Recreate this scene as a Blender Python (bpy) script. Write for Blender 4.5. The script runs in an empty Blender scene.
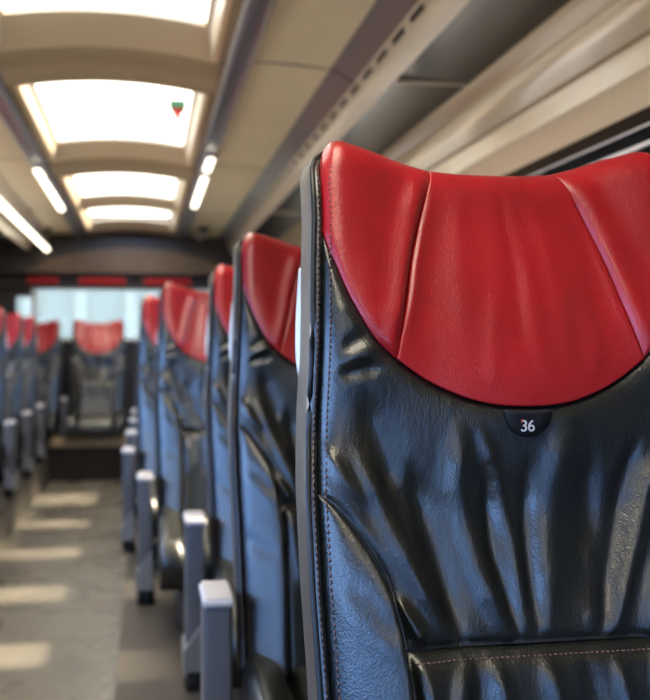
import bpy, bmesh, math, random
from mathutils import Vector, Matrix
random.seed(7)
S = bpy.context.scene
C = S.collection
EYE = 1.04          # eye height above the aisle floor
CX = -0.12          # centre line of the vehicle
PLAT = 0.20         # height of the seat platforms

# ------------------------------------------------------------------ helpers
def link(name, me, mat=None, parent=None):
    o = bpy.data.objects.new(name, me); C.objects.link(o)
    if mat is not None and not me.materials: me.materials.append(mat)
    if parent is not None: o.parent = parent
    return o
def obj(name, bm, mat=None, parent=None, smooth=True, recalc=True):
    if recalc: bmesh.ops.recalc_face_normals(bm, faces=bm.faces)
    me = bpy.data.meshes.new(name); bm.to_mesh(me); bm.free()
    if smooth:
        for p in me.polygons: p.use_smooth = True
    return link(name, me, mat, parent)
def struct(o, kind='structure'):
    o['kind'] = kind; return o
def tag(o, label, cat, group=None):
    o['label'] = label; o['category'] = cat
    if group: o['group'] = group
    return o
def empty(name, loc):
    o = bpy.data.objects.new(name, None); C.objects.link(o); o.location = loc
    o.empty_display_size = .1; return o
def add_box(bm, x0, x1, y0, y1, z0, z1):
    v = [bm.verts.new((x, y, z)) for z in (z0, z1) for y in (y0, y1) for x in (x0, x1)]
    for f in ((0,2,3,1),(4,5,7,6),(0,1,5,4),(2,6,7,3),(0,4,6,2),(1,3,7,5)):
        bm.faces.new([v[i] for i in f])
    return v
def box(name, dims, mat, parent=None, bevel=0, seg=2):
    bm = bmesh.new(); add_box(bm, *dims)
    if bevel:
        bmesh.ops.bevel(bm, geom=list(bm.edges), offset=bevel, segments=seg, profile=.5, affect='EDGES')
    o = obj(name, bm, mat, parent, smooth=bool(bevel))
    if bevel: flat_mod(o)
    return o
def flat_mod(o):
    m = o.modifiers.new('wn', 'WEIGHTED_NORMAL'); m.keep_sharp = True
def add_strip(bm, prof, y0, y1, ny=1, thick=None):
    """extrude a polyline of (x, z) along y"""
    rows = []
    for i in range(ny+1):
        y = y0+(y1-y0)*i/ny
        rows.append([bm.verts.new((x, y, z)) for x, z in prof])
    for i in range(ny):
        for j in range(len(prof)-1):
            bm.faces.new((rows[i][j], rows[i][j+1], rows[i+1][j+1], rows[i+1][j]))
def slab(name, prof, y0, y1, mat, th=.02, smooth=False):
    """a profile (x, z) swept along y as a sheet of real thickness"""
    bm = bmesh.new()
    back = [(x, z+th) for x, z in prof][::-1]
    loop = list(prof)+back
    a = [bm.verts.new((x, y0, z)) for x, z in loop]
    b = [bm.verts.new((x, y1, z)) for x, z in loop]
    n = len(loop)
    for i in range(n):
        bm.faces.new((a[i], a[(i+1) % n], b[(i+1) % n], b[i]))
    bm.faces.new(a); bm.faces.new(b[::-1])
    o = obj(name, bm, mat, None, smooth)
    if smooth: o.data.set_sharp_from_angle(angle=math.radians(35))
    return o
def add_tube(bm, pts, r, seg=8, cap=True):
    pts = [Vector(p) for p in pts]; rings = []
    for i, p in enumerate(pts):
        t = (pts[min(i+1, len(pts)-1)]-pts[max(i-1, 0)]).normalized()
        u = t.cross(Vector((0, 0, 1)))
        if u.length < .2: u = t.cross(Vector((0, 1, 0)))
        u.normalize(); w = t.cross(u)
        rr = r[i] if isinstance(r, (list, tuple)) else r
        rings.append([bm.verts.new(p+u*rr*math.cos(2*math.pi*k/seg)+w*rr*math.sin(2*math.pi*k/seg)) for k in range(seg)])
    for i in range(len(rings)-1):
        for k in range(seg):
            bm.faces.new((rings[i][k], rings[i][(k+1) % seg], rings[i+1][(k+1) % seg], rings[i+1][k]))
    if cap: bm.faces.new(rings[0][::-1]); bm.faces.new(rings[-1])
def add_lathe(bm, prof, c, seg=20, up=1):
    rings = []
    for r, z in prof:
        rings.append([bm.verts.new((c[0]+r*math.cos(2*math.pi*k/seg), c[1]+r*math.sin(2*math.pi*k/seg), c[2]+z)) for k in range(seg)])
    for i in range(len(rings)-1):
        for k in range(seg):
            bm.faces.new((rings[i][k], rings[i][(k+1) % seg], rings[i+1][(k+1) % seg], rings[i+1][k]))
    bm.faces.new(rings[0]); bm.faces.new(rings[-1])

# ------------------------------------------------------------------ materials
def nodes(name):
    m = bpy.data.materials.new(name); m.use_nodes = True
    return m, m.node_tree, m.node_tree.nodes['Principled BSDF']
def mat(name, col, rough=.5, metal=0, spec=.5, coat=0, coatr=.1, var=0, vscale=8, bump=0, bscale=200, emit=None, estr=0, rvar=0):
    m, nt, b = nodes(name)
    b.inputs['Base Color'].default_value = (*col, 1)
    b.inputs['Roughness'].default_value = rough
    b.inputs['Metallic'].default_value = metal
    b.inputs['Specular IOR Level'].default_value = spec
    b.inputs['Coat Weight'].default_value = coat
    b.inputs['Coat Roughness'].default_value = coatr
    if emit: b.inputs['Emission Color'].default_value = (*emit, 1); b.inputs['Emission Strength'].default_value = estr
    tc = nt.nodes.new('ShaderNodeTexCoord')
    if var or rvar:
        n = nt.nodes.new('ShaderNodeTexNoise'); n.inputs['Scale'].default_value = vscale; n.inputs['Detail'].default_value = 5
        nt.links.new(tc.outputs['Object'], n.inputs['Vector'])
        r = nt.nodes.new('ShaderNodeMapRange')
        r.inputs['From Min'].default_value = .3; r.inputs['From Max'].default_value = .7
        r.inputs['To Min'].default_value = 1-var; r.inputs['To Max'].default_value = 1+var
        nt.links.new(n.outputs['Fac'], r.inputs['Value'])
        h = nt.nodes.new('ShaderNodeHueSaturation'); h.inputs['Color'].default_value = (*col, 1)
        nt.links.new(r.outputs['Result'], h.inputs['Value']); nt.links.new(h.outputs['Color'], b.inputs['Base Color'])
        if rvar:
            r2 = nt.nodes.new('ShaderNodeMapRange'); r2.inputs['From Min'].default_value = .3; r2.inputs['From Max'].default_value = .7
            r2.inputs['To Min'].default_value = rough-rvar; r2.inputs['To Max'].default_value = rough+rvar
            nt.links.new(n.outputs['Fac'], r2.inputs['Value']); nt.links.new(r2.outputs['Result'], b.inputs['Roughness'])
    if bump:
        n2 = nt.nodes.new('ShaderNodeTexNoise'); n2.inputs['Scale'].default_value = bscale; n2.inputs['Detail'].default_value = 3
        nt.links.new(tc.outputs['Object'], n2.inputs['Vector'])
        bp = nt.nodes.new('ShaderNodeBump'); bp.inputs['Strength'].default_value = bump; bp.inputs['Distance'].default_value = .002
        nt.links.new(n2.outputs['Fac'], bp.inputs['Height']); nt.links.new(bp.outputs['Normal'], b.inputs['Normal'])
    return m
def leather(name, col, rough=.34, coat=.25, var=.2, grain=.35, spec=.6, stretch=(1, 1, 1)):
    m, nt, b = nodes(name)
    b.inputs['Roughness'].default_value = rough; b.inputs['Coat Weight'].default_value = coat
    b.inputs['Coat Roughness'].default_value = .28; b.inputs['Specular IOR Level'].default_value = spec
    tc = nt.nodes.new('ShaderNodeTexCoord')
    n = nt.nodes.new('ShaderNodeTexNoise'); n.inputs['Scale'].default_value = 9; n.inputs['Detail'].default_value = 6
    mp = nt.nodes.new('ShaderNodeMapping'); mp.inputs['Scale'].default_value = stretch
    nt.links.new(tc.outputs['Object'], mp.inputs['Vector']); nt.links.new(mp.outputs['Vector'], n.inputs['Vector'])
    r = nt.nodes.new('ShaderNodeMapRange'); r.inputs['From Min'].default_value = .3; r.inputs['From Max'].default_value = .7
    r.inputs['To Min'].default_value = 1-var; r.inputs['To Max'].default_value = 1+var
    h = nt.nodes.new('ShaderNodeHueSaturation'); h.inputs['Color'].default_value = (*col, 1)
    nt.links.new(n.outputs['Fac'], r.inputs['Value']); nt.links.new(r.outputs['Result'], h.inputs['Value'])
    nt.links.new(h.outputs['Color'], b.inputs['Base Color'])
    v = nt.nodes.new('ShaderNodeTexVoronoi'); v.inputs['Scale'].default_value = 480
    nt.links.new(tc.outputs['Object'], v.inputs['Vector'])
    w = nt.nodes.new('ShaderNodeTexNoise'); w.inputs['Scale'].default_value = 45; w.inputs['Detail'].default_value = 6; w.inputs['Roughness'].default_value = .65
    nt.links.new(mp.outputs['Vector'], w.inputs['Vector'])
    b1 = nt.nodes.new('ShaderNodeBump'); b1.inputs['Strength'].default_value = grain; b1.inputs['Distance'].default_value = .0006
    b2 = nt.nodes.new('ShaderNodeBump'); b2.inputs['Strength'].default_value = .5; b2.inputs['Distance'].default_value = .0022
    nt.links.new(v.outputs['Distance'], b1.inputs['Height']); nt.links.new(w.outputs['Fac'], b2.inputs['Height'])
    nt.links.new(b2.outputs['Normal'], b1.inputs['Normal']); nt.links.new(b1.outputs['Normal'], b.inputs['Normal'])
    return m
def glass(name, tint=(1, 1, 1), gl=.08):
    m = bpy.data.materials.new(name); m.use_nodes = True; nt = m.node_tree
    nt.nodes.remove(nt.nodes['Principled BSDF'])
    t = nt.nodes.new('ShaderNodeBsdfTransparent'); t.inputs['Color'].default_value = (*tint, 1)
    g = nt.nodes.new('ShaderNodeBsdfGlossy'); g.inputs['Roughness'].default_value = .03
    f = nt.nodes.new('ShaderNodeLayerWeight'); f.inputs['Blend'].default_value = .25
    mr = nt.nodes.new('ShaderNodeMath'); mr.operation = 'MULTIPLY'; mr.inputs[1].default_value = gl*4
    mx = nt.nodes.new('ShaderNodeMixShader')
    nt.links.new(f.outputs['Fresnel'], mr.inputs[0]); nt.links.new(mr.outputs[0], mx.inputs['Fac'])
    nt.links.new(t.outputs[0], mx.inputs[1]); nt.links.new(g.outputs[0], mx.inputs[2])
    nt.links.new(mx.outputs[0], nt.nodes['Material Output'].inputs['Surface'])
    return m

M = {}
M['red'] = leather('red_leather', (.42, .006, .012), rough=.33, coat=.35, var=.18, grain=.40, spec=.6)
M['black'] = leather('black_leather', (.0070, .0085, .0075), rough=.31, coat=.35, var=.25, grain=.45, spec=.9, stretch=(2.2, 1, 1))
M['taupe'] = leather('taupe_leather', (.075, .055, .038), rough=.5, coat=.1, var=.25, grain=.35)
M['piping'] = mat('black_piping', (.008, .01, .012), .45)
M['thread'] = mat('thread', (.19, .10, .10), .8)
M['shell'] = mat('grey_plastic_shell', (.10, .11, .12), .45, bump=.1, bscale=600)
M['handle'] = mat('pale_grey_plastic', (.62, .70, .72), .35, coat=.3)
M['badge'] = mat('black_badge', (.006, .006, .008), .55)
M['ink'] = mat('badge_ink', (.75, .75, .75), .6)
M['inkred'] = mat('badge_red', (.8, .06, .03), .6)
M['post'] = mat('slate_grey_plastic', (.10, .105, .125), .42, var=.06, vscale=30, bump=.15, bscale=500)
M['cap'] = mat('light_grey_armrest_pad', (.60, .58, .60), .38, bump=.1, bscale=500)
M['foot'] = mat('foot_metal', (.30, .31, .33), .35, metal=.6)
M['dark'] = mat('dark_base', (.014, .015, .018), .5)
M['ceil'] = mat('cream_ceiling_laminate', (.82, .70, .46), .42, var=.03, vscale=3, bump=.08, bscale=300)
M['arch'] = mat('tan_ceiling_laminate', (.40, .30, .175), .5, var=.03, vscale=3, bump=.08, bscale=300)
M['recess'] = mat('cream_hatch_surround', (.74, .58, .36), .45)
M['rail'] = mat('blue_grey_rail', (.13, .135, .17), .35, coat=.3)
M['band'] = mat('mauve_grey_band', (.20, .19, .19), .45, coat=.2)
M['slotstrip'] = mat('cream_slotted_strip', (.60, .53, .43), .35, coat=.3)
M['slot'] = mat('slot_black', (.02, .018, .015), .7)
M['rackdark'] = mat('dark_gloss_rack', (.018, .016, .014), .30, coat=.25, var=.2, vscale=2)
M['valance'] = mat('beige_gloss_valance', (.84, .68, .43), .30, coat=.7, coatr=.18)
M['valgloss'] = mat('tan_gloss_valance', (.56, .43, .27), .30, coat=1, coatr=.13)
M['pelmet'] = mat('brown_pelmet', (.05, .032, .018), .75, spec=.15)
M['gasket'] = mat('black_rubber', (.005, .005, .005), .7, spec=.1)
M['alu'] = mat('brushed_aluminium', (.72, .70, .74), .3, metal=.8)
M['wall'] = mat('dark_grey_wall_cladding', (.10, .09, .08), .6, bump=.2, bscale=350)
M['bulk'] = mat('dark_brown_bulkhead', (.040, .028, .020), .5, var=.15, vscale=6)
M['bulkin'] = mat('brown_bulkhead_inset', (.15, .09, .04), .45, var=.12, vscale=7)
M['white'] = mat('white_window_frame', (.80, .78, .72), .4)
M['redcloth'] = mat('red_blind_cloth', (.42, .008, .012), .7)
M['nosing'] = mat('tan_step_nosing', (.40, .29, .17), .5, var=.1, vscale=20)
M['carpet'] = mat('dark_step_carpet', (.020, .016, .013), .9, bump=.3, bscale=500)
M['plat'] = mat('brown_grey_platform_vinyl', (.050, .043, .038), .6, var=.15, vscale=10)
M['floor'] = mat('grey_vinyl_floor', (.14, .13, .115), .28, var=.12, vscale=3.5, bump=.1, bscale=120, rvar=.07)
M['speaker'] = mat('dark_speaker', (.05, .045, .03), .6)
M['lamp'] = mat('lamp_and_reflection_glow', (.9, .9, .85), .4, emit=(1, .88, .68), estr=5)
M['glass'] = glass('clear_glass')
M['reartint'] = glass('rear_glass', (.52, .57, .57))
M['facade'] = mat('pale_render', (.66, .66, .60), .8, var=.08, vscale=.4)
M['pilaster'] = mat('pale_stone', (.80, .78, .70), .8)
M['road'] = mat('asphalt', (.20, .20, .20), .9, var=.1)
M['greenp'] = mat('green_label', (.02, .12, .04), .6)
M['redp'] = mat('red_release_handle', (.6, .03, .01), .5)

# ------------------------------------------------------------------ setting
Y0, Y1 = -2.6, 8.85
def mir(x): return 2*CX-x
def P(pts, side):                       # profile given as (offset from centre, height over the eye)
    return [(CX+side*o, EYE+h) for o, h in pts]
struct(box('floor', (CX-1.25, CX+1.25, Y0, 8.0, -.05, 0), M['floor']))
struct(box('platform_right', (-.075, 1.13, Y0, 7.9, 0, PLAT), M['plat']))
struct(box('platform_left', (-1.37, -.74, Y0, 7.9, 0, PLAT), M['plat']))
st = struct(box('step_rear', (-1.37, 1.13, 7.93, Y1, 0, .325), M['carpet']))
struct(box('trim_1', (-.74, -.08, 7.905, 7.96, .262, .335), M['nosing'], bevel=.006))
struct(box('road_ground', (-40, 40, -40, 60, -1.3, -1.2), M['road']))

# ceiling, centre arch with hatch openings
HATCH = [(-1.75, -.60), (.12, 1.27), (2.0, 3.19), (3.80, 5.14), (5.81, 7.00), (7.22, 8.36)]
def arch_h(o): return .94+.045*(1-(o/.40)**2)
def glass_h(o): return .99+.045*(1-(o/.40)**2)
OW, GW = .335, .312
NS, FS = .012, .14
bm = bmesh.new()
def arch_piece(y0, y1, o0=-.40, o1=.40, n=16):
    A = []
    for y in (y0, y1):
        A.append([bm.verts.new((CX+o0+(o1-o0)*i/n, y, EYE+arch_h(o0+(o1-o0)*i/n))) for i in range(n+1)])
    for i in range(n): bm.faces.new((A[0][i], A[0][i+1], A[1][i+1], A[1][i]))
yy = Y0
for a, b in HATCH:
    arch_piece(yy, a-NS); arch_piece(a-NS, b+FS, -.40, -OW, 2); arch_piece(a-NS, b+FS, OW, .40, 2); yy = b+FS
arch_piece(yy, Y1)
o = struct(obj('ceiling', bm, M['arch'], recalc=False))
sd = o.modifiers.new('s', 'SOLIDIFY'); sd.thickness = .012; sd.offset = -1
sd.offset = 1
for k, (a, b) in enumerate(HATCH):
    # sloping cream surround of the hatch, from the ceiling up to the glass
    bm = bmesh.new(); n = 14
    def ring(w, ya, yb, hf, dz=0):
        L = []
        for i in range(n+1): q = -w+2*w*i/n; L.append((CX+q, ya, EYE+hf(q)+dz))
        for i in range(n+1): q = w-2*w*i/n; L.append((CX+q, yb, EYE+hf(q)+dz))
        return [bm.verts.new(p) for p in L]
    R = [ring(OW+.022, a-NS-.022, b+FS+.022, arch_h, -.002), ring(OW+.018, a-NS-.018, b+FS+.018, arch_h, -.008), ring(OW, a-NS, b+FS, arch_h, -.008),
         ring(GW+.008, a-.004, b+.004, glass_h), ring(GW-.006, a+.010, b-.010, glass_h, .002), ring(GW-.006, a+.010, b-.010, glass_h, .016)]
    for i in range(len(R)-1):
        m_ = len(R[i])
        for j in range(m_): bm.faces.new((R[i][j], R[i][(j+1) % m_], R[i+1][(j+1) % m_], R[i+1][j]))
    w = obj('window_%d' % (k+1), bm, M['recess']); struct(w)
    w.data.set_sharp_from_angle(angle=math.radians(30))
    bm = bmesh.new()
    r = []
    for y in (a, b):
        r.append([bm.verts.new((CX-GW+2*GW*i/n, y, EYE+glass_h(-GW+2*GW*i/n)+.012)) for i in range(n+1)])
    for i in range(n): bm.faces.new((r[0][i], r[0][i+1], r[1][i+1], r[1][i]))
    g = obj('glass_pane', bm, M['glass'], w)
    s_ = g.modifiers.new('s', 'SOLIDIFY'); s_.thickness = .005

# side ceiling profile on both sides
prof_panel = [(.40, .955), (.475, .957), (.60, .955), (.74, .945)]
prof_band = [(.74, .945), (.785, .925), (.82, .90)]
prof_slot = [(.82, .90), (.84, .85), (.86, .80)]
prof_rack = [(.86, .80), (.865, .815), (.98, .81), (1.095, .805)]
prof_val = [(1.095, .805), (1.115, .775), (1.130, .735), (1.138, .695), (1.142, .655), (1.155, .648), (1.160, .620), (1.162, .590), (1.172, .580), (1.185, .540), (1.195, .520)]
prof_pel = [(1.195, .520), (1.205, .515), (1.213, .500), (1.22, .495)]
for sgn, nm in ((1, 'right'), (-1, 'left')):
    for pr, key, mt in ((prof_panel, 'panel', 'ceil'), (prof_band, 'band', 'band'), (prof_slot, 'slotted', 'slotstrip'), (prof_rack, 'rack', 'rackdark')):
        struct(slab('ceiling_%s_%s' % (key, nm), P(pr, sgn), Y0, Y1, M[mt], .015, smooth=True))
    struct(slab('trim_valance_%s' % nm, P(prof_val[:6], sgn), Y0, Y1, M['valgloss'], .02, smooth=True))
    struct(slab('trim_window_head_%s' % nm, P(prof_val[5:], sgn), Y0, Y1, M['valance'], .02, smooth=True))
    struct(slab('trim_pelmet_%s' % nm, P(prof_pel, sgn), Y0, Y1, M['pelmet'], .02, smooth=True))
    # grey rail hanging just under the ceiling
    bm = bmesh.new()
    add_strip(bm, P([(.375, .962), (.385, .935), (.40, .925), (.425, .930), (.45, .925), (.47, .938), (.48, .962)], sgn), Y0, Y1)
    struct(obj('ceiling_rail_%s' % nm, bm, M['rail'])).data.set_sharp_from_angle(angle=math.radians(40))
    # joints of the cream panels
    bm = bmesh.new()
    for y in (-.55, 1.4, 3.35, 5.3, 7.25):
        add_strip(bm, P([(o_, h_-.0015) for o_, h_ in prof_panel[1:]+prof_band[1:]], sgn), y, y+.014)
    struct(obj('trim_joints_%s' % nm, bm, M['slot'], smooth=False))
    bm = bmesh.new()
    y = Y0+.1
    while y < Y1-.2:
        add_strip(bm, P([(.824, .887), (.8295, .872)], sgn), y, y+.125); y += .2
    for v in bm.verts: v.co.x -= sgn*.002
    struct(obj('trim_slots_%s' % nm, bm, M['slot'], smooth=False))
    bm = bmesh.new()
    for y in (-1.1, .05, 1.15, 2.95, 4.5, 6.0, 7.5):
        x0, x1 = CX+sgn*.868, CX+sgn*1.09
        add_box(bm, min(x0, x1), max(x0, x1), y, y+.016, EYE+.800, EYE+.812)
    struct(obj('trim_rack_joints_%s' % nm, bm, M['slotstrip'], smooth=False))

# side walls with windows (pane openings between dark piers)
WZ0, WZ1 = .80, EYE+.425
PIERS = [Y0, -1.0, .75, 2.45, 4.15, 5.85, 7.55, Y1]
for sgn, nm in ((1, 'right'), (-1, 'left')):
    xw = CX+sgn*1.235
    xa, xb = sorted((xw, xw+sgn*.05))
    WZ0 = 1.06 if sgn > 0 else .80; WZ1 = EYE+(.425 if sgn > 0 else .47)  # right sill raised to limit sun, left heads raised to light the bolsters
    bm = bmesh.new()
    add_box(bm, xa, xb, Y0, Y1, -.05, WZ0)
    add_box(bm, xa, xb, Y0, Y1, WZ1, EYE+.54)
    for i, y in enumerate(PIERS):
        hw = .07
        add_box(bm, xa, xb, max(Y0, y-hw), min(Y1, y+hw), WZ0, WZ1)
    add_box(bm, xa, xb, 7.55, Y1, WZ0, WZ1)
    if sgn > 0: add_box(bm, xa, xb, Y0, 2.45, WZ0, WZ1)  # added infill, closes the forward right windows to keep their light off the seats
    struct(obj('wall_%s' % nm, bm, M['wall'], smooth=False))
    inx = xw-sgn*.012
    xa2, xb2 = sorted((xw, inx))
    struct(box('trim_gasket_%s' % nm, (xa2, xb2, Y0, Y1, WZ1, EYE+.497), M['gasket']))
    xa3, xb3 = sorted((inx, inx-sgn*.006))
    struct(box('trim_track_upper_%s' % nm, (xa3, xb3, Y0, Y1, EYE+.490, EYE+.496), M['alu'], bevel=.0015))
    struct(box('trim_track_lower_%s' % nm, (xa3, xb3, Y0, Y1, EYE+.445, EYE+.458), M['alu'], bevel=.003)) if sgn > 0 else None
    for i in range(len(PIERS)-2):
        y0_, y1_ = PIERS[i]+.07, PIERS[i+1]-.07
        if sgn > 0 and y1_ < 2.45: continue
        w = box('window_side', (xa+.018, xb-.026, y0_-.01, y1_+.01, WZ0-.01, WZ1+.01), M['glass'])
        struct(w)

# rear bulkhead with arch, window, red blinds
def zfor(py): return EYE+(346-py)*8.8/1000
bm = bmesh.new()
RX0, RX1, RZ0, RZ1 = -.925, .685, 1.105, 1.53
QX0, QX1, QZ0, QZ1 = -1.085, -.955, 1.28, 1.46
def rp(x0, x1, z0, z1): add_box(bm, x0, x1, Y1-.05, Y1+.04, z0, z1)
L_, R_ = CX-1.25, CX+1.25
rp(L_, R_, -.05, RZ0); rp(L_, R_, RZ1, 2.16)
rp(L_, QX0, RZ0, RZ1); rp(QX1, RX0, RZ0, RZ1); rp(QX0, QX1, RZ0, QZ0); rp(QX0, QX1, QZ1, RZ1)
q0, q1 = mir(QX1), mir(QX0)
rp(RX1, q0, RZ0, RZ1); rp(q0, q1, RZ0, QZ0); rp(q0, q1, QZ1, RZ1); rp(q1, R_, RZ0, RZ1)
struct(obj('wall_rear', bm, M['bulk'], smooth=False))
# arched header
def arch_panel(name, hw, zside, ztop, zbot, y0, y1, mt, n=28, pw=2.2):
    bm = bmesh.new(); F = []; B = []
    pts = [(CX-hw, zbot)]
    for i in range(n+1):
        t = -1+2*i/n
        pts.append((CX+hw*t, zside+(ztop-zside)*(1-abs(t)**pw)))
    pts.append((CX+hw, zbot))
    F = [bm.verts.new((x, y0, z)) for x, z in pts]; B = [bm.verts.new((x, y1, z)) for x, z in pts]
    bm.faces.new(F); bm.faces.new(B[::-1])
    for i in range(len(pts)): bm.faces.new((F[i], F[(i+1) % len(pts)], B[(i+1) % len(pts)], B[i]))
    return struct(obj(name, bm, mt, smooth=False))
arch_panel('trim_header_arch', 1.16, zfor(280), zfor(243), 1.645, Y1-.16, Y1-.05, M['bulk'], pw=2.0)
arch_panel('trim_header_inset', .86, zfor(273), zfor(251), 1.665, Y1-.175, Y1-.16, M['bulkin'], pw=2.2)
struct(box('trim_header_rail', (CX-1.1, CX+1.1, Y1-.10, Y1-.05, 1.535, 1.648), M['bulk'], bevel=.006))
for i, (x0, x1, lb) in enumerate([(-.985, -.715, 'leftmost short red blind cassette above the rear window'),
                                  (-.565, -.165, 'red blind cassette above the rear window, straight over the middle rear seat'),
                                  (-.025, .39, 'red blind cassette above the rear window, right of the middle one'),
                                  ]):
    b_ = empty('blind_cassette', ((x0+x1)/2, Y1-.1, 1.55))
    tag(b_, lb, 'blind', 'red blinds above the rear window')
    bm = bmesh.new(); hx = (x1-x0)/2
    add_tube(bm, [(-hx, -.02, .045), (hx, -.02, .045)], .042, 14)
    obj('cloth_roll', bm, M['redcloth'], b_).data.set_sharp_from_angle(angle=.8)
    for s_ in (-1, 1):
        bm = bmesh.new(); add_box(bm, s_*hx-.008, s_*hx+.008, -.066, 0, -.002, .09); obj('end_bracket', bm, M['dark'], b_, smooth=False)
# rear window frame and panes
w = struct(box('window_rear', (RX0-.03, RX1+.03, Y1-.075, Y1-.05, RZ1-.012, RZ1+.014), M['white'], bevel=.006))
for d in ((RX0-.03, RX0+.012, Y1-.075, Y1-.05, RZ0-.02, RZ1-.0125), (RX1-.012, RX1+.03, Y1-.075, Y1-.05, RZ0-.02, RZ1-.0125),
          (RX0+.012, RX1-.012, Y1-.075, Y1-.05, RZ0-.02, RZ0+.004)):
    box('frame_bar', d, M['white'], w, bevel=.006)
box('glass_pane', (RX0, RX1, Y1-.01, Y1-.004, RZ0, RZ1), M['reartint'], w)
for x0, x1, nm in ((QX0, QX1, 1), (q0, q1, 2)):
    struct(box('window_quarter_%d' % nm, (x0-.004, x1+.004, Y1-.01, Y1-.004, QZ0-.004, QZ1+.004), M['reartint']))
# unseen front wall, windscreen shrunk to keep frontal daylight off the seats
bm = bmesh.new()
add_box(bm, L_, R_, Y0-.06, Y0, -.05, 1.2); add_box(bm, L_, R_, Y0-.06, Y0, 1.75, 2.16)
add_box(bm, L_, CX-.4, Y0-.06, Y0, 1.2, 1.75); add_box(bm, CX+.4, R_, Y0-.06, Y0, 1.2, 1.75)
struct(obj('wall_front', bm, M['wall'], smooth=False))
struct(box('window_front', (CX-.41, CX+.41, Y0-.035, Y0-.028, 1.195, 1.755), M['glass']))
# roof skin over the side ceilings keeps daylight out
bm = bmesh.new()
for sgn in (1, -1):
    xs = sorted((CX+sgn*.40, CX+sgn*1.30)); add_box(bm, xs[0], xs[1], Y0-.06, Y1+.04, EYE+1.0, EYE+1.03)
    xs = sorted((CX+sgn*1.26, CX+sgn*1.30)); add_box(bm, xs[0], xs[1], Y0-.06, Y1+.04, EYE+.5, EYE+1.0)
struct(obj('roof_shell', bm, M['shell'], smooth=False))

# ------------------------------------------------------------------ ceiling fittings
def lamp(x, y0, y1, label):
    t = empty('aisle_lamp', (x, (y0+y1)/2, EYE+.900)); tag(t, label, 'lamp', 'slim lamps on the ceiling rails')
    h = (y1-y0)/2
    bm = bmesh.new(); add_box(bm, -.024, .024, -h, h, .008, .032)
    bmesh.ops.bevel(bm, geom=list(bm.edges), offset=.004, segments=2, affect='EDGES'); obj('housing', bm, M['alu'], t)
    bm = bmesh.new(); add_box(bm, -.018, .018, -h+.01, h-.01, -.006, .010)
    bmesh.ops.bevel(bm, geom=list(bm.edges), offset=.006, segments=3, affect='EDGES'); obj('diffuser', bm, M['lamp'], t)
lamp(CX+.43, 5.4, 6.55, 'long slim lit lamp on the right ceiling rail')
lamp(CX+.43, 4.85, 5.2, 'short slim lamp on the right ceiling rail, in front of the long one')
lamp(CX-.43, 5.65, 6.85, 'long slim lit lamp on the left ceiling rail')
lamp(CX-.43, 5.3, 5.58, 'short slim lamp on the left ceiling rail, in front of the long one')
for x, y, lb in ((.45, 8.05, 'round dark ceiling speaker right of the right ceiling rail'),
                 (-.84, 7.2, 'round dark ceiling speaker left of the left ceiling rail, nearer one'),
                 (-.80, 8.35, 'round dark ceiling speaker left of the left ceiling rail, close to the rear arch')):
    t = empty('ceiling_speaker', (x, y, EYE+.93)); tag(t, lb, 'speaker')
    bm = bmesh.new(); add_lathe(bm, [(.055, .018), (.055, .006), (.048, 0), (.042, .002)], (0, 0, 0), 24); obj('bezel', bm, M['speaker'], t)
    bm = bmesh.new(); add_lathe(bm, [(.040, .002), (.036, -.012), (.022, -.022), (.006, -.026)], (0, 0, 0), 20); obj('grille', bm, M['dark'], t)
for x, lb in ((CX+.58, 'small round sensor at the rear arch, right side'),):
    bm = bmesh.new(); add_lathe(bm, [(.035, .018), (.034, 0), (.025, -.02), (.008, -.028)], (0, 0, 0), 18)
    o = obj('ceiling_sensor', bm, M['cap']); o.location = (x, 8.60, EYE+.935); tag(o, lb, 'sensor')
# release handle under the big hatch glass
t = empty('hatch_release_handle', (.130, 4.20, EYE+1.012)); tag(t, 'small red and green release handle under the large bright roof hatch', 'handle')
bm = bmesh.new(); add_box(bm, -.034, .034, -.02, .02, -.026, .006); obj('green_plate', bm, M['greenp'], t, smooth=False)
bm = bmesh.new(); add_box(bm, -.026, .026, -.014, .014, -.046, -.0265); add_box(bm, -.012, .012, -.010, .010, -.074, -.0462)
bmesh.ops.bevel(bm, geom=list(bm.edges), offset=.003, segments=2, affect='EDGES'); obj('grip', bm, M['redp'], t)
# added glowing strip in place of the window reflection on the left band
t = empty('reflection_strip', (CX-.69, 7.1, EYE+.805)); tag(t, 'added glowing strip imitating a bright reflection running along the left ceiling edge', 'reflection')
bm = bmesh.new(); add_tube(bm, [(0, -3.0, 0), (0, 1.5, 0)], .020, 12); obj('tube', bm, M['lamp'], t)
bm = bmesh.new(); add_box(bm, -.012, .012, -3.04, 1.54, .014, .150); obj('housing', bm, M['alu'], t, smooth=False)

# pale building behind the vehicle
t = empty('station_building', (0, 40, -1.2)); tag(t, 'pale grey-green building seen blurred through the rear window', 'building')
box('facade', (-20, 20, 0, 6, 0, 6.2), M['facade'], t)
for i in range(17):
    box('pilaster', (-16+i*1.9, -15.55+i*1.9, -.35, 0, 0, 6.0), M['pilaster'], t)
box('cornice', (-20.2, 20.2, -.5, 6.2, 6.2, 6.6), M['pilaster'], t)

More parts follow.
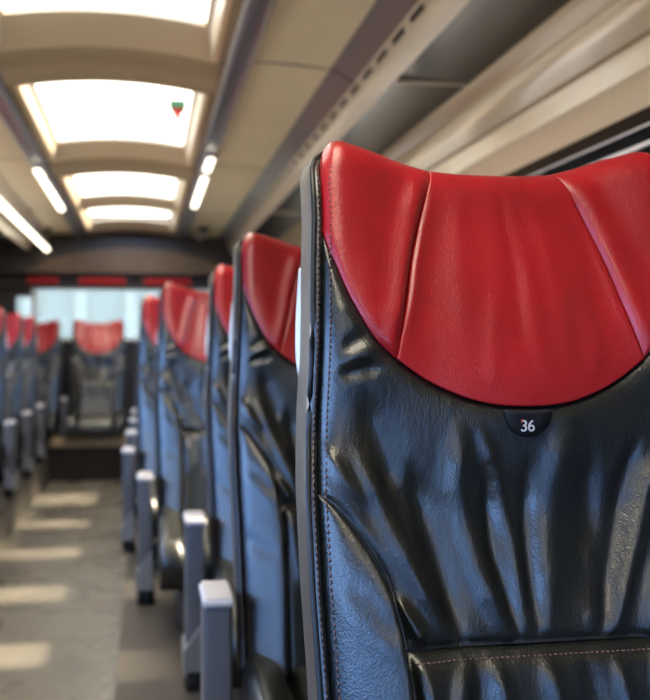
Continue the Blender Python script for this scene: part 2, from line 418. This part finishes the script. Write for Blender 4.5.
# ------------------------------------------------------------------ the leather seat
def interp(tab, t):
    if t <= tab[0][0]: return tab[0][1]
    for (a, b), (c, d) in zip(tab, tab[1:]):
        if t <= c: 
            u = (t-a)/(c-a); return b+(d-b)*u
    return tab[-1][1]
def sstep(a, b, x):
    t = max(0, min(1, (x-a)/(b-a))); return t*t*(3-2*t)
GT = [(-.62, .206), (-.32, .211), (-.23, .214), (-.145, .2145), (-.05, .2075), (.087, .200), (.13, .197), (.17, .1965), (.19, .194), (.206, .190)]
def G(h): return interp(GT, h)
TOP = [(0, .189), (.04, .1895), (.070, .192), (.10, .200), (.132, .210), (.155, .216), (.172, .220), (.184, .218), (.190, .206)]
def top(a): return interp(TOP, abs(a))
ARC = [(.199, .118), (.1945, .10), (.189, .085), (.175, .048), (.151, .006), (.124, -.018), (.0955, -.037), (.06, -.052), (.03, -.0585), (0, -.060)]
def smooth_poly(pts, n=40):
    P_ = [Vector((p[0], p[1])) for p in pts]
    out = []
    m_ = len(P_)
    for i in range(m_-1):
        p0 = P_[max(i-1, 0)]; p1 = P_[i]; p2 = P_[i+1]; p3 = P_[min(i+2, m_-1)]
        for k in range(8):
            t = k/8
            out.append(.5*((2*p1)+(-p0+p2)*t+(2*p0-5*p1+4*p2-p3)*t*t+(-p0+3*p1-3*p2+p3)*t**3))
    out.append(P_[-1])
    L = [0]
    for a, b in zip(out, out[1:]): L.append(L[-1]+(b-a).length)
    def f(t):
        s = t*L[-1]
        for i in range(len(L)-1):
            if s <= L[i+1]+1e-9:
                u = (s-L[i])/max(1e-9, L[i+1]-L[i]); return out[i].lerp(out[i+1], u)
        return out[-1]
    return f
SEAM = [(.070, .192), (.085, .152), (.104, .095), (.116, .045), (.1255, .008), (.131, -.013)]    # headrest seam (right; mirrored left)
BOL = [(.2145, -.141), (.199, -.151), (.186, -.165), (.168, -.191), (.154, -.218), (.145, -.254), (.141, -.281)]
BOL2 = [(.141, -.281), (.138, -.321), (.137, -.40), (.140, -.56)]
# folds of the black panel: (polyline, width, height), ridges positive, valleys negative
FOLDS = [
 ([(-.172, -.105), (-.150, -.160), (-.130, -.205), (-.098, -.272)], .010, .0062),
 ([(-.150, -.235), (-.133, -.255), (-.122, -.274)], .006, .0050),
 ([(-.120, -.12), (-.108, -.18), (-.085, -.272)], .010, -.0050),
 ([(-.072, -.085), (-.076, -.140), (-.062, -.210), (-.040, -.270)], .012, .0065),
 ([(-.052, -.080), (-.036, -.130), (-.024, -.19), (-.020, -.262)], .006, .0035),
 ([(-.045, -.120), (-.046, -.20), (-.028, -.275)], .006, -.0040),
 ([(.040, -.078), (.026, -.130), (.012, -.19), (.004, -.262)], .015, .0050),
 ([(.062, -.10), (.060, -.18), (.050, -.265)], .012, -.0045),
 ([(-.004, -.12), (-.008, -.2), (-.008, -.27)], .007, -.0040),
 ([(.058, -.19), (.052, -.24), (.046, -.272)], .008, .0030),
 ([(.140, -.105), (.118, -.155), (.092, -.215), (.068, -.274)], .009, .0062),
 ([(.118, -.09), (.098, -.14), (.078, -.21), (.058, -.27)], .009, -.0045),
 ([(.165, -.10), (.150, -.165), (.122, -.23), (.105, -.272)], .011, .0050),
 ([(-.186, -.004), (-.166, .010), (-.146, .021)], .0065, -.0030),
 ([(-.186, -.020), (-.165, -.006), (-.145, .005)], .0080, .0020),
 ([(-.184, .060), (-.176, .055), (-.170, .045)], .006, .0007),
 ([(-.192, .035), (-.180, .037), (-.160, .036)], .006, .0009),
 ([(-.190, -.03), (-.170, -.022), (-.150, -.022)], .006, -.0030),
 ([(-.165, -.05), (-.150, -.10), (-.140, -.14)], .012, -.0035),
 ([(.186, .012), (.168, .020), (.138, .012)], .0050, -.0045),
 ([(.190, -.03), (.170, -.022), (.150, -.022)], .006, -.0030),
 ([(-.204, -.10), (-.19, -.125), (-.17, -.15)], .006, .003),
]
LFOLDS = [([(-.125+.0, -.295), (-.118, -.34), (-.112, -.42)], .007, .0035), ([(-.088, -.292), (-.100, -.34), (-.105, -.42)], .007, .0045),
          ([(-.058, -.292), (-.050, -.34), (-.038, -.43)], .007, .0050), ([(-.010, -.290), (.002, -.34), (.010, -.43)], .008, .0055),
          ([(.060, -.292), (.068, -.34), (.072, -.43)], .006, .0045), ([(.10, -.292), (.108, -.34), (.11, -.43)], .007, .0035),
          ([(.03, -.292), (.038, -.34), (.042, -.43)], .009, -.003), ([(-.075, -.292), (-.075, -.36), (-.072, -.43)], .008, -.003)]
BFOLDS = [([(-.195, -.215), (-.175, -.235), (-.152, -.262)], .010, -.0014), ([(-.195, -.235), (-.170, -.262), (-.15, -.275)], .012, .0010),
          ([(-.205, -.33), (-.18, -.35), (-.15, -.36)], .01, -.0015)]
RFOLDS = [(([(-.088, .185), (-.103, .13), (-.118, .06), (-.136, .0)]), .013, .0045), (([(.090, .185), (.108, .13), (.124, .06), (.140, .0)]), .013, .0035), ([(-.16, .10), (-.15, .05), (-.14, .02)], .012, .001),
          ([(-.05, .15), (-.055, .08), (-.06, .02)], .012, .0012), ([(.0, .16), (.003, .08), (.0, 0)], .006, -.0010),
          ([(.04, .14), (.05, .06), (.045, -.01)], .012, .0014), ([(-.02, .06), (-.03, 0), (-.035, -.04)], .007, .0010),
          ([(.02, .1), (.018, .02), (.02, -.03)], .008, .0010), ([(.075, .05), (.08, 0), (.075, -.03)], .008, .0010)]
def seg_dist(p, pl):
    best = 9; bt = 0; n = len(pl)-1
    for i in range(n):
        a = pl[i]; b = pl[i+1]
        dx, dy = b[0]-a[0], b[1]-a[1]; L = dx*dx+dy*dy
        t = max(0, min(1, ((p[0]-a[0])*dx+(p[1]-a[1])*dy)/L))
        d = math.hypot(p[0]-a[0]-t*dx, p[1]-a[1]-t*dy)
        if d < best: best = d; bt = (i+t)/n
    return best, bt
def folds(a, h, F):
    s = 0
    for pl, w, A in F:
        d, t = seg_dist((a, h), pl)
        if d < 3*w:
            ww = w*(.45+.75*math.sin(math.pi*min(1, max(0, .15+.7*t))))
            s += 1.35*A*math.exp(-(d/ww)**2)*min(1, (.25+4*t))*min(1, .25+4*(1-t))
    return s
def base_y(a, h):
    """front skin of the seat back, y grows away from the sitter"""
    aa = abs(a)
    f = 0
    f += .020*sstep(.085, .185, aa)*sstep(-.10, .03, h)           # head wings
    if h < -.135:                                                 # side bolsters
        sb = interp(SB, h); q = max(0, min(1, (aa-sb)/max(.01, G(h)-sb)))
        f += (.006+.026*sstep(-.141, -.24, h))*sstep(-.002, .006, aa-sb)*(1-.95*q**1.25)
        f += .008*sstep(.085, .145, aa)*sstep(-.135, -.20, h)*(1-q)
    f += .024*(1-(a/.22)**2)*sstep(.17, -.05, h)*sstep(-.17, -.055, h) # neck pillow
    f -= .011*sstep(-.15, -.05, h)
    f -= .012*math.exp(-((h+.16)/.10)**2)*(1-sstep(.13, .2, aa))  # hollow behind the shoulders
    f += .014*sstep(-.276, -.294, h)*(1-sstep(.13, .145, aa))        # lumbar cushion
    y = .277*h-f
    g = G(h); t = max(0, (aa-(g-.022))/.022)
    y += .011*(1-math.sqrt(max(0, 1-min(1, t)**2)))
    d = top(a)-h; R = .03
    if d < R: y += R-math.sqrt(max(0, R*R-(R-max(0, d))**2))
    return y
def coons(B, T, L, R, nu, nv, ease=True):
    """B,T functions of u (left to right), L,R functions of v (bottom to top)"""
    def e(t): return .5-.5*math.cos(math.pi*t)
    c00, c10, c01, c11 = B(0), B(1), T(0), T(1)
    g = []
    for j in range(nv+1):
        v = j/nv; v = .5*v+.5*e(v) if ease else v
        row = []
        for i in range(nu+1):
            u = i/nu; u = .5*u+.5*e(u) if ease else u
            p = (1-v)*B(u)+v*T(u)+(1-u)*L(v)+u*R(v)-((1-u)*(1-v)*c00+u*(1-v)*c10+(1-u)*v*c01+u*v*c11)
            row.append(p)
        g.append(row)
    return g
def skin(name, grids, F, mt, parent, puff=.0045, pw=.007, back=.03, puffs=None):
    bm = bmesh.new()
    for gi, g in enumerate(grids):
        if puffs: puff, pw = puffs[gi]
        nv, nu = len(g), len(g[0])
        loop = [(0, i) for i in range(nu)]+[(j, nu-1) for j in range(1, nv)]+[(nv-1, i) for i in range(nu-2, -1, -1)]+[(j, 0) for j in range(nv-2, 0, -1)]
        bl = [g[j][i] for j, i in loop]
        V = [[None]*nu for _ in range(nv)]
        bp = [(p.x, p.y) for p in bl[::2]]; bp.append(bp[0])
        for j in range(nv):
            for i in range(nu):
                p = g[j][i]
                dm = 9
                e_ = min(i, j, nu-1-i, nv-1-j)
                if e_ == 0: dm = 0
                elif e_ < 14: dm = seg_dist((p.x, p.y), bp)[0]
                y = base_y(p.x, p.y)-folds(p.x, p.y, F)*min(1, dm/.006 if dm < 9 else 1)
                y += puff*math.exp(-(dm/pw)**1.3) if dm < 9 else 0
                V[j][i] = bm.verts.new((p.x, y, p.y))
        for j in range(nv-1):
            for i in range(nu-1):
                bm.faces.new((V[j][i], V[j][i+1], V[j+1][i+1], V[j+1][i]))
        rim = [V[j][i] for j, i in loop]; n = len(rim); prev = rim
        for k_, dy in enumerate((.004, back)):
            nr = [bm.verts.new(v.co+Vector((0, dy, 0))) for v in rim]
            for q in range(n): bm.faces.new((prev[(q+1) % n], prev[q], nr[q], nr[(q+1) % n]))
            prev = nr
    bmesh.ops.remove_doubles(bm, verts=bm.verts, dist=1e-5)
    bmesh.ops.dissolve_degenerate(bm, edges=bm.edges, dist=1e-6)
    return obj(name, bm, mt, parent)
SB = sorted([(q[1], q[0]) for q in BOL]+[(q[1], q[0]) for q in BOL2[1:]])
def mirp(pts): return [(-x, y) for x, y in pts]
arcf = smooth_poly([(-x, y) for x, y in ARC]+[(x, y) for x, y in ARC[::-1]][1:])
def sub(f, a, b): return lambda t: f(a+(b-a)*t)
def find_t(f, x):
    lo, hi = 0, 1
    for _ in range(40):
        m_ = (lo+hi)/2
        if f(m_).x < x: lo = m_
        else: hi = m_
    return lo
tL = find_t(arcf, -.131); tR = find_t(arcf, .131)
aL, aR = arcf(tL), arcf(tR)
SEAMr = SEAM[:-1]+[(aR.x, aR.y)]; SEAMl = mirp(SEAM[:-1])+[(aL.x, aL.y)]
seamr = smooth_poly(SEAMr[::-1]); seaml = smooth_poly(SEAMl[::-1])
def topc(a0, a1):
    return smooth_poly([(a0+(a1-a0)*i/12, top(a0+(a1-a0)*i/12)) for i in range(13)])
def gline(h0, h1, s, n=14):
    return smooth_poly([(s*G(h0+(h1-h0)*i/n), h0+(h1-h0)*i/n) for i in range(n+1)])
RH = SEAM[0][0]
h_arc = .118
TCX, TCH = .190, .206
def make_seat(name, number):
    r = empty(name, (0, 0, 0))
    Z = Vector((0, 0, 0))
    # --- headrest: three red panels
    gc = coons(sub(arcf, tL, tR), topc(-RH, RH), seaml, seamr, 60, 60)
    gl = coons(sub(arcf, 0, tL), topc(-TCX, -RH), gline(h_arc, TCH, -1), seaml, 36, 60)
    gr = coons(sub(arcf, tR, 1), topc(RH, TCX), seamr, gline(h_arc, TCH, 1), 36, 60)
    parts = [skin('headrest', [gc, gl, gr], RFOLDS, M['red'], r, back=.05, puffs=[(.0, .0016), (.0038, .0040), (.0022, .0028)])]
    # --- black upper panel
    leftc = smooth_poly([(x, y) for x, y in mirp(BOL)[::-1]]+[(-G(h), h) for h in (-.10, -.05, 0, .05, .087, h_arc)])
    rightc = smooth_poly(BOL[::-1]+[(G(h), h) for h in (-.10, -.05, 0, .05, .087, h_arc)])
    lum = smooth_poly([(-.141, -.281), (-.05, -.2825), (.05, -.2825), (.141, -.281)])
    # split in two strips so the mapping stays even: below / above h = -.145
    def hw(h):
        if h > -.141: return G(h)
        return interp(sorted((q[1], q[0]) for q in BOL), h)
    def ht(u):
        lo, hi = 0.5, 1.0
        for _ in range(30):
            m_ = (lo+hi)/2; p = arcf(m_)
            if p.x/G(p.y) < u: lo = m_
            else: hi = m_
        return arcf(lo).y
    g = []; nu_, nv_ = 130, 120
    us = [math.sin(math.pi/2*(.35*(2*i/nu_-1)))/math.sin(math.pi/2*.35)*.5+.5*math.sin(math.pi/2*(2*i/nu_-1)) for i in range(nu_+1)]
    tops = [ht(min(.9999, abs(u))) for u in us]
    for j in range(nv_+1):
        v = j/nv_; v = .5*v+.5*(.5-.5*math.cos(math.pi*v)); row = []
        for u, t_ in zip(us, tops):
            h = -.2815+(t_+.2815)*v; row.append(Vector((u*hw(h), h)))
        g.append(row)
    parts.append(skin('backrest_panel', [g], FOLDS, M['black'], r, puff=.0062, pw=.0055))
    # --- lumbar cushion
    l2 = smooth_poly(mirp(BOL2)[::-1]); r2 = smooth_poly(BOL2[::-1])
    parts.append(skin('lumbar_cushion', [coons(smooth_poly([(-.140, -.56), (0, -.562), (.140, -.56)]), lum, l2, r2, 80, 50)], LFOLDS, M['black'], r, puff=.0062, pw=.007))
    # --- side bolsters
    for s in (-1, 1):
        inner = (BOL+BOL2[1:]) if s > 0 else mirp(BOL+BOL2[1:])
        inn = smooth_poly(inner[::-1]); out = gline(-.56, -.1415, s)
        bot = smooth_poly([(s*.140, -.56), (s*.175, -.561), (s*G(-.56), -.56)]); tp = lambda t, s=s: Vector((s*.2145, -.1413))
        if s < 0: g = coons(lambda t: bot(1-t), tp, out, inn, 26, 80)
        else: g = coons(bot, tp, inn, out, 26, 80)
        parts.append(skin('side_bolster', [g], BFOLDS if s < 0 else [(mirp(a), b, c) for a, b, c in BFOLDS], M['black'], r, puff=.005, pw=.006))
    # --- side band: leather wrapping round the edge of the seat back
    path = []
    for i in range(41): h = -.56+(.17+.56)*i/40; path.append((-G(h), h))
    path += [(-.1950, .184), (-.1915, .193), (-.184, .199), (-.170, .199)]
    path += [(-.15, .205), (-.125, .196), (-.10, .187), (-.07, .178), (-.03, .175), (0, .1745)]
    path = path+[(-x, y) for x, y in path[-2::-1]]
    sec = [(-.004, .022), (-.001, .006), (.001, .0005), (.004, -.001), (.007, .0015), (.009, .006), (.0100, .014), (.0105, .03), (.0105, .055), (.0095, .080), (.006, .096), (-.003, .103), (-.03, .107)]
    bm = bmesh.new(); rings = []; N = len(path); pip = []
    for i, p in enumerate(path):
        a = Vector(path[max(0, i-1)]); b = Vector(path[min(N-1, i+1)])
        t = (b-a).normalized(); nrm = Vector((-t.y, t.x))
        k = sstep(.178, .150, abs(p[0]))*(1 if p[1] > .1 else 0)
        hh = min(p[1], top(p[0])-.0)
        y0 = .277*p[1]-.020*sstep(.085, .185, abs(p[0]))*sstep(-.10, .03, p[1])-.005*sstep(-.10, -.20, p[1])+.010+.011*sstep(-.15, -.05, p[1])
        y0 += .030*sstep(.165, .205, p[1])
        rings.append([bm.verts.new((p[0]+nrm.x*(o_-.014*k), y0+yy_, p[1]+nrm.y*(o_-.014*k))) for o_, yy_ in sec])
        pip.append((p[0]+nrm.x*.0082, y0+.0035, p[1]+nrm.y*.0082))
    for i in range(N-1):
        for j in range(len(sec)-1):
            bm.faces.new((rings[i][j], rings[i+1][j], rings[i+1][j+1], rings[i][j+1]))
    o = obj('side_band', bm, M['taupe'], r, recalc=False); o.data.materials.append(M['black'])
    ns = len(sec)-1
    for i, p in enumerate(o.data.polygons): p.material_index = 1 if i % ns < 6 else 0
    parts.append(o)
    bm = bmesh.new(); add_tube(bm, pip[:44], .0034, 8); add_tube(bm, pip[-44:], .0034, 8)
    parts.append(obj('piping', bm, M['piping'], r))
    # --- stitching, short threads either side of the edge seam and under the lumbar seam
    bm = bmesh.new()
    def stitch(p, q):
        p = Vector(p); q = Vector(q); m_ = (p+q)/2+Vector((0, -.0010, 0))
        add_tube(bm, [p, m_, q], [.0005, .0010, .0005], 5)
    for s in (-1, 1):
        h = -.555
        while h < .186:
            g1 = G(h); g2 = G(h+.0045)
            for off in (-.0070, .0040):
                a1, a2 = g1+off, g2+off
                if off < 0: ya, yb = base_y(a1, h)+.0014, base_y(a2, h+.0045)+.0014
                else:
                    yb_ = lambda hh: .277*hh-.020*sstep(-.10, .03, hh)-.005*sstep(-.10, -.20, hh)+.010+.011*sstep(-.15, -.05, hh)+.030*sstep(.165, .205, hh)-.0010
                    ya, yb = yb_(h), yb_(h+.0045)
                stitch((s*a1, ya, h), (s*a2, yb, h+.0045))
            h += .0062
        parts.append(obj('stitching', bm, M['thread'], r)); bm = bmesh.new()
    x = -.134
    while x < .130:
        stitch((x, base_y(x, -.2885)+.0025, -.2885), (x+.0034, base_y(x+.0034, -.2885)+.0025, -.2885)); x += .0052
    parts.append(obj('stitching', bm, M['thread'], r))
    # --- back shell
    bm = bmesh.new(); rows = []
    for j in range(31):
        v = j/30; row = []
        for i in range(25):
            u = -1+2*i/24
            a = u*(.200 if v < .9 else .192); tp_ = top(a)-.018
            h = -.60+(tp_+.60)*v
            row.append(bm.verts.new((a, .277*h+.085+.035*(1-u**4)*(1-abs(2*v-1)**5), h)))
        rows.append(row)
    for j in range(30):
        for i in range(24): bm.faces.new((rows[j][i], rows[j+1][i], rows[j+1][i+1], rows[j][i+1]))
    o = obj('back_shell', bm, M['shell'], r); sm = o.modifiers.new('s', 'SOLIDIFY'); sm.thickness = .012
    parts.append(o)
    # --- pale crescent hand grip on both shoulders
    for s in (-1, 1):
        bm = bmesh.new(); A = []; n = 22
        for i in range(n+1):
            t = i/n; h = .085-.20*t
            w = .0135+.003*math.sin(math.pi*min(1, t*1.4)) - .014*sstep(.45, 1, t)
            A.append((h, G(h)+w-.004))
        loops = []
        for h, ox in A:
            y = .277*h
            loops.append([bm.verts.new((s*(G(h)-.01), y+.078, h)), bm.verts.new((s*(ox-.003), y+.076, h)), bm.verts.new((s*ox, y+.082, h)),
                          bm.verts.new((s*ox, y+.096, h)), bm.verts.new((s*(ox-.003), y+.102, h)), bm.verts.new((s*(G(h)-.01), y+.102, h))])
        for i in range(n):
            for j in range(6): bm.faces.new((loops[i][j], loops[i][(j+1) % 6], loops[i+1][(j+1) % 6], loops[i+1][j]))
        bm.faces.new(loops[0]); bm.faces.new(loops[-1][::-1])
        o = obj('hand_grip', bm, M['handle'], r); o['label'] = 'pale grey hand grip'; parts.append(o)
    # --- number badge hanging from the red seam
    bm = bmesh.new(); cc = (-.003, -.0655); R = .0243; F_ = []
    ring0 = []; ring1 = []; ctr = None; pts = []
    for i in range(40):
        th = 2*math.pi*i/40; px, ph = cc[0]+R*math.cos(th), cc[1]+R*math.sin(th)
        lim = interp(sorted([(x_, y_) for x_, y_ in ARC]), abs(px))-.004
        pts.append((px, min(ph, lim)))
    rad = [(1, .004), (1, -.0012), (.96, -.0022), (.5, -.0024)]
    RR = []
    for k, dy in rad:
        RR.append([bm.verts.new((cc[0]+(px-cc[0])*k, base_y(0, -.08)+dy-.0035, -.072+(ph+.072)*k)) for px, ph in pts])
    for a_, b_ in zip(RR, RR[1:]):
        for q in range(40): bm.faces.new((a_[q], a_[(q+1) % 40], b_[(q+1) % 40], b_[q]))
    bm.faces.new(RR[-1])
    bd = obj('number_badge', bm, M['badge'], r); parts.append(bd)
    if number:
        by = base_y(0, -.08)-.0059-.0006
        def text(s, size, x, z, mt):
            cu = bpy.data.curves.new('t', 'FONT'); cu.body = s; cu.size = size; cu.extrude = .0003; cu.space_character = .92; cu.offset = .00012
            to = bpy.data.objects.new('t', cu); C.objects.link(to); bpy.context.view_layer.update()
            dg = bpy.context.evaluated_depsgraph_get(); me = bpy.data.meshes.new_from_object(to.evaluated_get(dg))
            bpy.data.objects.remove(to)
            me.transform(Matrix.Translation((x, by, z)) @ Matrix.Rotation(math.pi/2, 4, 'X'))
            me.materials.clear()
            return link('number', me, mt, bd)
        text(number, .0160, -.0125, -.0840, M['ink'])
        bm = bmesh.new(); add_box(bm, -.0119, -.0099, by-.0007, by-.0002, -.0743, -.0723)
        obj('red_mark', bm, M['inkred'], bd, smooth=False)
    # --- cushion: centre pad and rolled sides
    bm = bmesh.new()
    def pad(x0, x1, n=14, m=22):
        top_ = []; bot_ = []
        for j in range(m+1):
            v = j/m; yy = -.155-.46+.46*v
            row = []; rb = []
            for i in range(n+1):
                u = i/n; x = x0+(x1-x0)*u
                ex = min(u, 1-u)*(x1-x0); ez = min(1, (v*.46)/.07)
                rz = .03*(1-min(1, ex/.02))**2+.07*(1-math.sqrt(max(0, 1-(1-ez)**2)))
                side = .022*sstep(.13, .20, abs(x))
                row.append(bm.verts.new((x, yy, -.55+side-rz-.01*math.cos(v*3)+.001*math.sin(40*x+9*v))))
                rb.append(bm.verts.new((x, yy+.02*(1-v), -.69)))
            top_.append(row); bot_.append(rb)
        for j in range(m):
            for i in range(n):
                bm.faces.new((top_[j][i], top_[j][i+1], top_[j+1][i+1], top_[j+1][i])); bm.faces.new((bot_[j][i], bot_[j+1][i], bot_[j+1][i+1], bot_[j][i+1]))
        for j in range(m):
            bm.faces.new((top_[j][0], top_[j+1][0], bot_[j+1][0], bot_[j][0])); bm.faces.new((top_[j][n], bot_[j][n], bot_[j+1][n], top_[j+1][n]))
        for i in range(n):
            bm.faces.new((top_[0][i], bot_[0][i], bot_[0][i+1], top_[0][i+1])); bm.faces.new((top_[m][i], top_[m][i+1], bot_[m][i+1], bot_[m][i]))
    pad(-.140, .140); pad(-.215, -.1405, 8); pad(.1405, .215, 8)
    parts.append(obj('seat_cushion', bm, M['black'], r))
    return r

LZ = .84
def pedestal(r, base_drop=0):
    bm = bmesh.new(); add_box(bm, -.16, .16, -.52, -.12, -LZ-base_drop, -.69)
    bmesh.ops.bevel(bm, geom=list(bm.edges), offset=.012, segments=2, affect='EDGES')
    obj('pedestal', bm, M['dark'], r)
def armrest(r, s, drop=LZ):
    """upright slate post with a pale cap on the aisle side, foot flaring to the aisle"""
    x = s*.256; w = .0240; y0, y1 = -.170, -.05
    bm = bmesh.new(); add_box(bm, x-w, x+w, y0, y1, -.75, -.432)
    bmesh.ops.bevel(bm, geom=list(bm.edges), offset=.006, segments=3, affect='EDGES'); o = obj('arm_post', bm, M['post'], r); flat_mod(o)
    bm = bmesh.new(); add_box(bm, x-w-.0025, x+w+.0025, y0-.004, y1+.014, -.438, -.420)
    bmesh.ops.bevel(bm, geom=list(bm.edges), offset=.005, segments=3, affect='EDGES'); o = obj('arm_pad', bm, M['cap'], r); flat_mod(o); o['label'] = 'pale grey arm pad'
    # foot bracket
    bm = bmesh.new()
    sec = [(x-s*w*.9, -.66), (x+s*(w+.006), -.735), (x+s*(w+.006), -.80), (x+s*(w-.004), -.785), (x-s*w*.9, -.785)]
    a = [bm.verts.new((q, y0-.02, z)) for q, z in sec]; b = [bm.verts.new((q, y1-.004, z)) for q, z in sec]
    n = len(sec)
    for i in range(n): bm.faces.new((a[i], a[(i+1) % n], b[(i+1) % n], b[i]))
    bm.faces.new(a); bm.faces.new(b[::-1]); obj('foot_bracket', bm, M['foot'], r, smooth=False)
    xa, xb = sorted((x-s*.03, x+s*(w+.002)))
    bm = bmesh.new(); add_box(bm, xa, xb, y0+.01, y1-.01, -drop, -.785)
    bmesh.ops.bevel(bm, geom=list(bm.edges), offset=.004, segments=2, affect='EDGES'); obj('foot_block', bm, M['dark'], r)
    # hinge bar joining post and seat
    xa, xb = sorted((x-s*w, s*.15))
    bm = bmesh.new(); add_box(bm, xa, xb, -.15, -.10, -.70, -.64); obj('hinge_bar', bm, M['dark'], r, smooth=False)

s36 = make_seat('coach_seat', '36')
pedestal(s36); armrest(s36, -1)
def copy_tree(o, parent=None, skip=()):
    c = o.copy(); C.objects.link(c); c.parent = parent
    for k in ('label', 'category', 'group'):
        if parent is None and k in c: del c[k]
    for ch in list(o.children):
        if ch.name.split('.')[0] in skip: continue
        copy_tree(ch, c, skip)
    return c
YB = .969
s36.location = (.375, YB, EYE)
tag(s36, 'large front coach seat with wide red headrest, black wrinkled leather and number 36', 'seat', 'coach seats right of the aisle')
AR = 'coach seats right of the aisle'; AL = 'coach seats left of the aisle'
rows = [
 (.375, .87, 'coach seat directly behind the number 36 seat, its red headrest corner and black side showing'),
 (.375, 1.64, 'coach seat third from the front on the right, mostly hidden, narrow strip of red headrest'),
 (.253, 2.48, 'coach seat fourth from the front on the right, broad red headrest turned towards the aisle'),
 (.185, 3.33, 'fifth coach seat from the front on the right, thin strip left of the fourth'),
 (.185, 4.18, 'sixth coach seat on the right, only its arm pad showing'),
 (.185, 5.02, 'seventh coach seat on the right, only its small arm pad showing'),
 (.185, 5.86, 'eighth coach seat on the right, only its tiny arm pad showing'),
]
for x, dy, lb in rows:
    c = copy_tree(s36, None, ('number', 'red_mark', 'stitching') if dy > 2 else ('number', 'red_mark'))
    c.location = (x, YB+dy, EYE); tag(c, lb, 'seat', AR)
# left row: arm post on the other side
plain = None
left = [(-1.005, 4.95, 'nearest coach seat left of the aisle, leftmost at the picture edge'),
        (-1.005, 5.77, 'coach seat left of the aisle, between the nearest and the third one'),
        (-1.005, 6.58, 'third coach seat left of the aisle, last before the rear row')]
for x, dy, lb in left:
    c = copy_tree(s36, None, ('number', 'red_mark', 'stitching', 'arm_post', 'arm_pad', 'foot_bracket', 'foot_block', 'hinge_bar'))
    c.location = (x, YB+dy, EYE); armrest(c, 1); tag(c, lb, 'seat', AL)
# rear row on the step
for x, lb in ((-.385, 'middle coach seat of the rear row, facing down the aisle before the rear window'),
              (-.905, 'coach seat of the rear row left of the middle one')):
    c = copy_tree(s36, None, ('number', 'red_mark', 'stitching', 'arm_post', 'arm_pad', 'foot_bracket', 'foot_block', 'hinge_bar', 'pedestal'))
    c.location = (x, 8.42, EYE); tag(c, lb, 'seat', 'rear row seats')
    bm = bmesh.new(); add_box(bm, -.13, .13, -.40, -.12, -EYE+.325, -.69); obj('pedestal', bm, M['dark'], c, smooth=False)
    if x < -.6: armrest(c, 1, EYE-.325)

# ------------------------------------------------------------------ camera
f = 1000.0
cam = bpy.data.cameras.new('camera'); co = bpy.data.objects.new('camera', cam); C.objects.link(co)
cam.sensor_fit = 'HORIZONTAL'; cam.sensor_width = 36; cam.lens = f*36/650
co.location = (0, 0, EYE)
yaw = math.atan(179/1000); pitch = -math.atan(4/1000)
co.rotation_euler = (math.pi/2+pitch, 0, -yaw)
cam.clip_start = .05; cam.clip_end = 200
cam.dof.use_dof = True; cam.dof.focus_distance = 1.0; cam.dof.aperture_fstop = cam.lens/9.5
S.camera = co

# ------------------------------------------------------------------ light
w = bpy.data.worlds.new('sky'); S.world = w; w.use_nodes = True; nt = w.node_tree
bg = nt.nodes['Background']
tc = nt.nodes.new('ShaderNodeTexCoord'); sx = nt.nodes.new('ShaderNodeSeparateXYZ'); cr = nt.nodes.new('ShaderNodeValToRGB')
nt.links.new(tc.outputs['Generated'], sx.inputs[0]); nt.links.new(sx.outputs['Z'], cr.inputs['Fac'])
mr = nt.nodes.new('ShaderNodeMapRange'); mr.inputs['From Min'].default_value = .5; mr.inputs['From Max'].default_value = .9
nt.links.new(sx.outputs['Y'], mr.inputs['Value'])
mx = nt.nodes.new('ShaderNodeMix'); mx.data_type = 'RGBA'; nt.links.new(mr.outputs['Result'], mx.inputs['Factor'])
nt.links.new(cr.outputs['Color'], mx.inputs['A']); mx.inputs['B'].default_value = (1, .97, .86, 1)   # white haze low in the sky beyond the rear
nt.links.new(mx.outputs['Result'], bg.inputs['Color'])
e = cr.color_ramp.elements
e[0].position = 0; e[0].color = (.55, .68, .80, 1)
e[1].position = .75; e[1].color = (1.5, 1.35, 1.05, 1)
k = e.new(.12); k.color = (.26, .80, 2.1, 1)
k = e.new(.32); k.color = (.5, .68, 1.0, 1)
bg.inputs['Strength'].default_value = 7.0
sun = bpy.data.lights.new('sun', 'SUN'); sun.energy = 22; sun.color = (1, .84, .60); sun.angle = .12
so = bpy.data.objects.new('sun', sun); C.objects.link(so)
so.rotation_euler = Vector((-.795, -.10, -.60)).to_track_quat('-Z', 'Y').to_euler()
S.view_settings.view_transform = 'Standard'; S.view_settings.look = 'None'; S.view_settings.gamma = 1; S.view_settings.use_curve_mapping = False
S.view_settings.exposure = -0.2
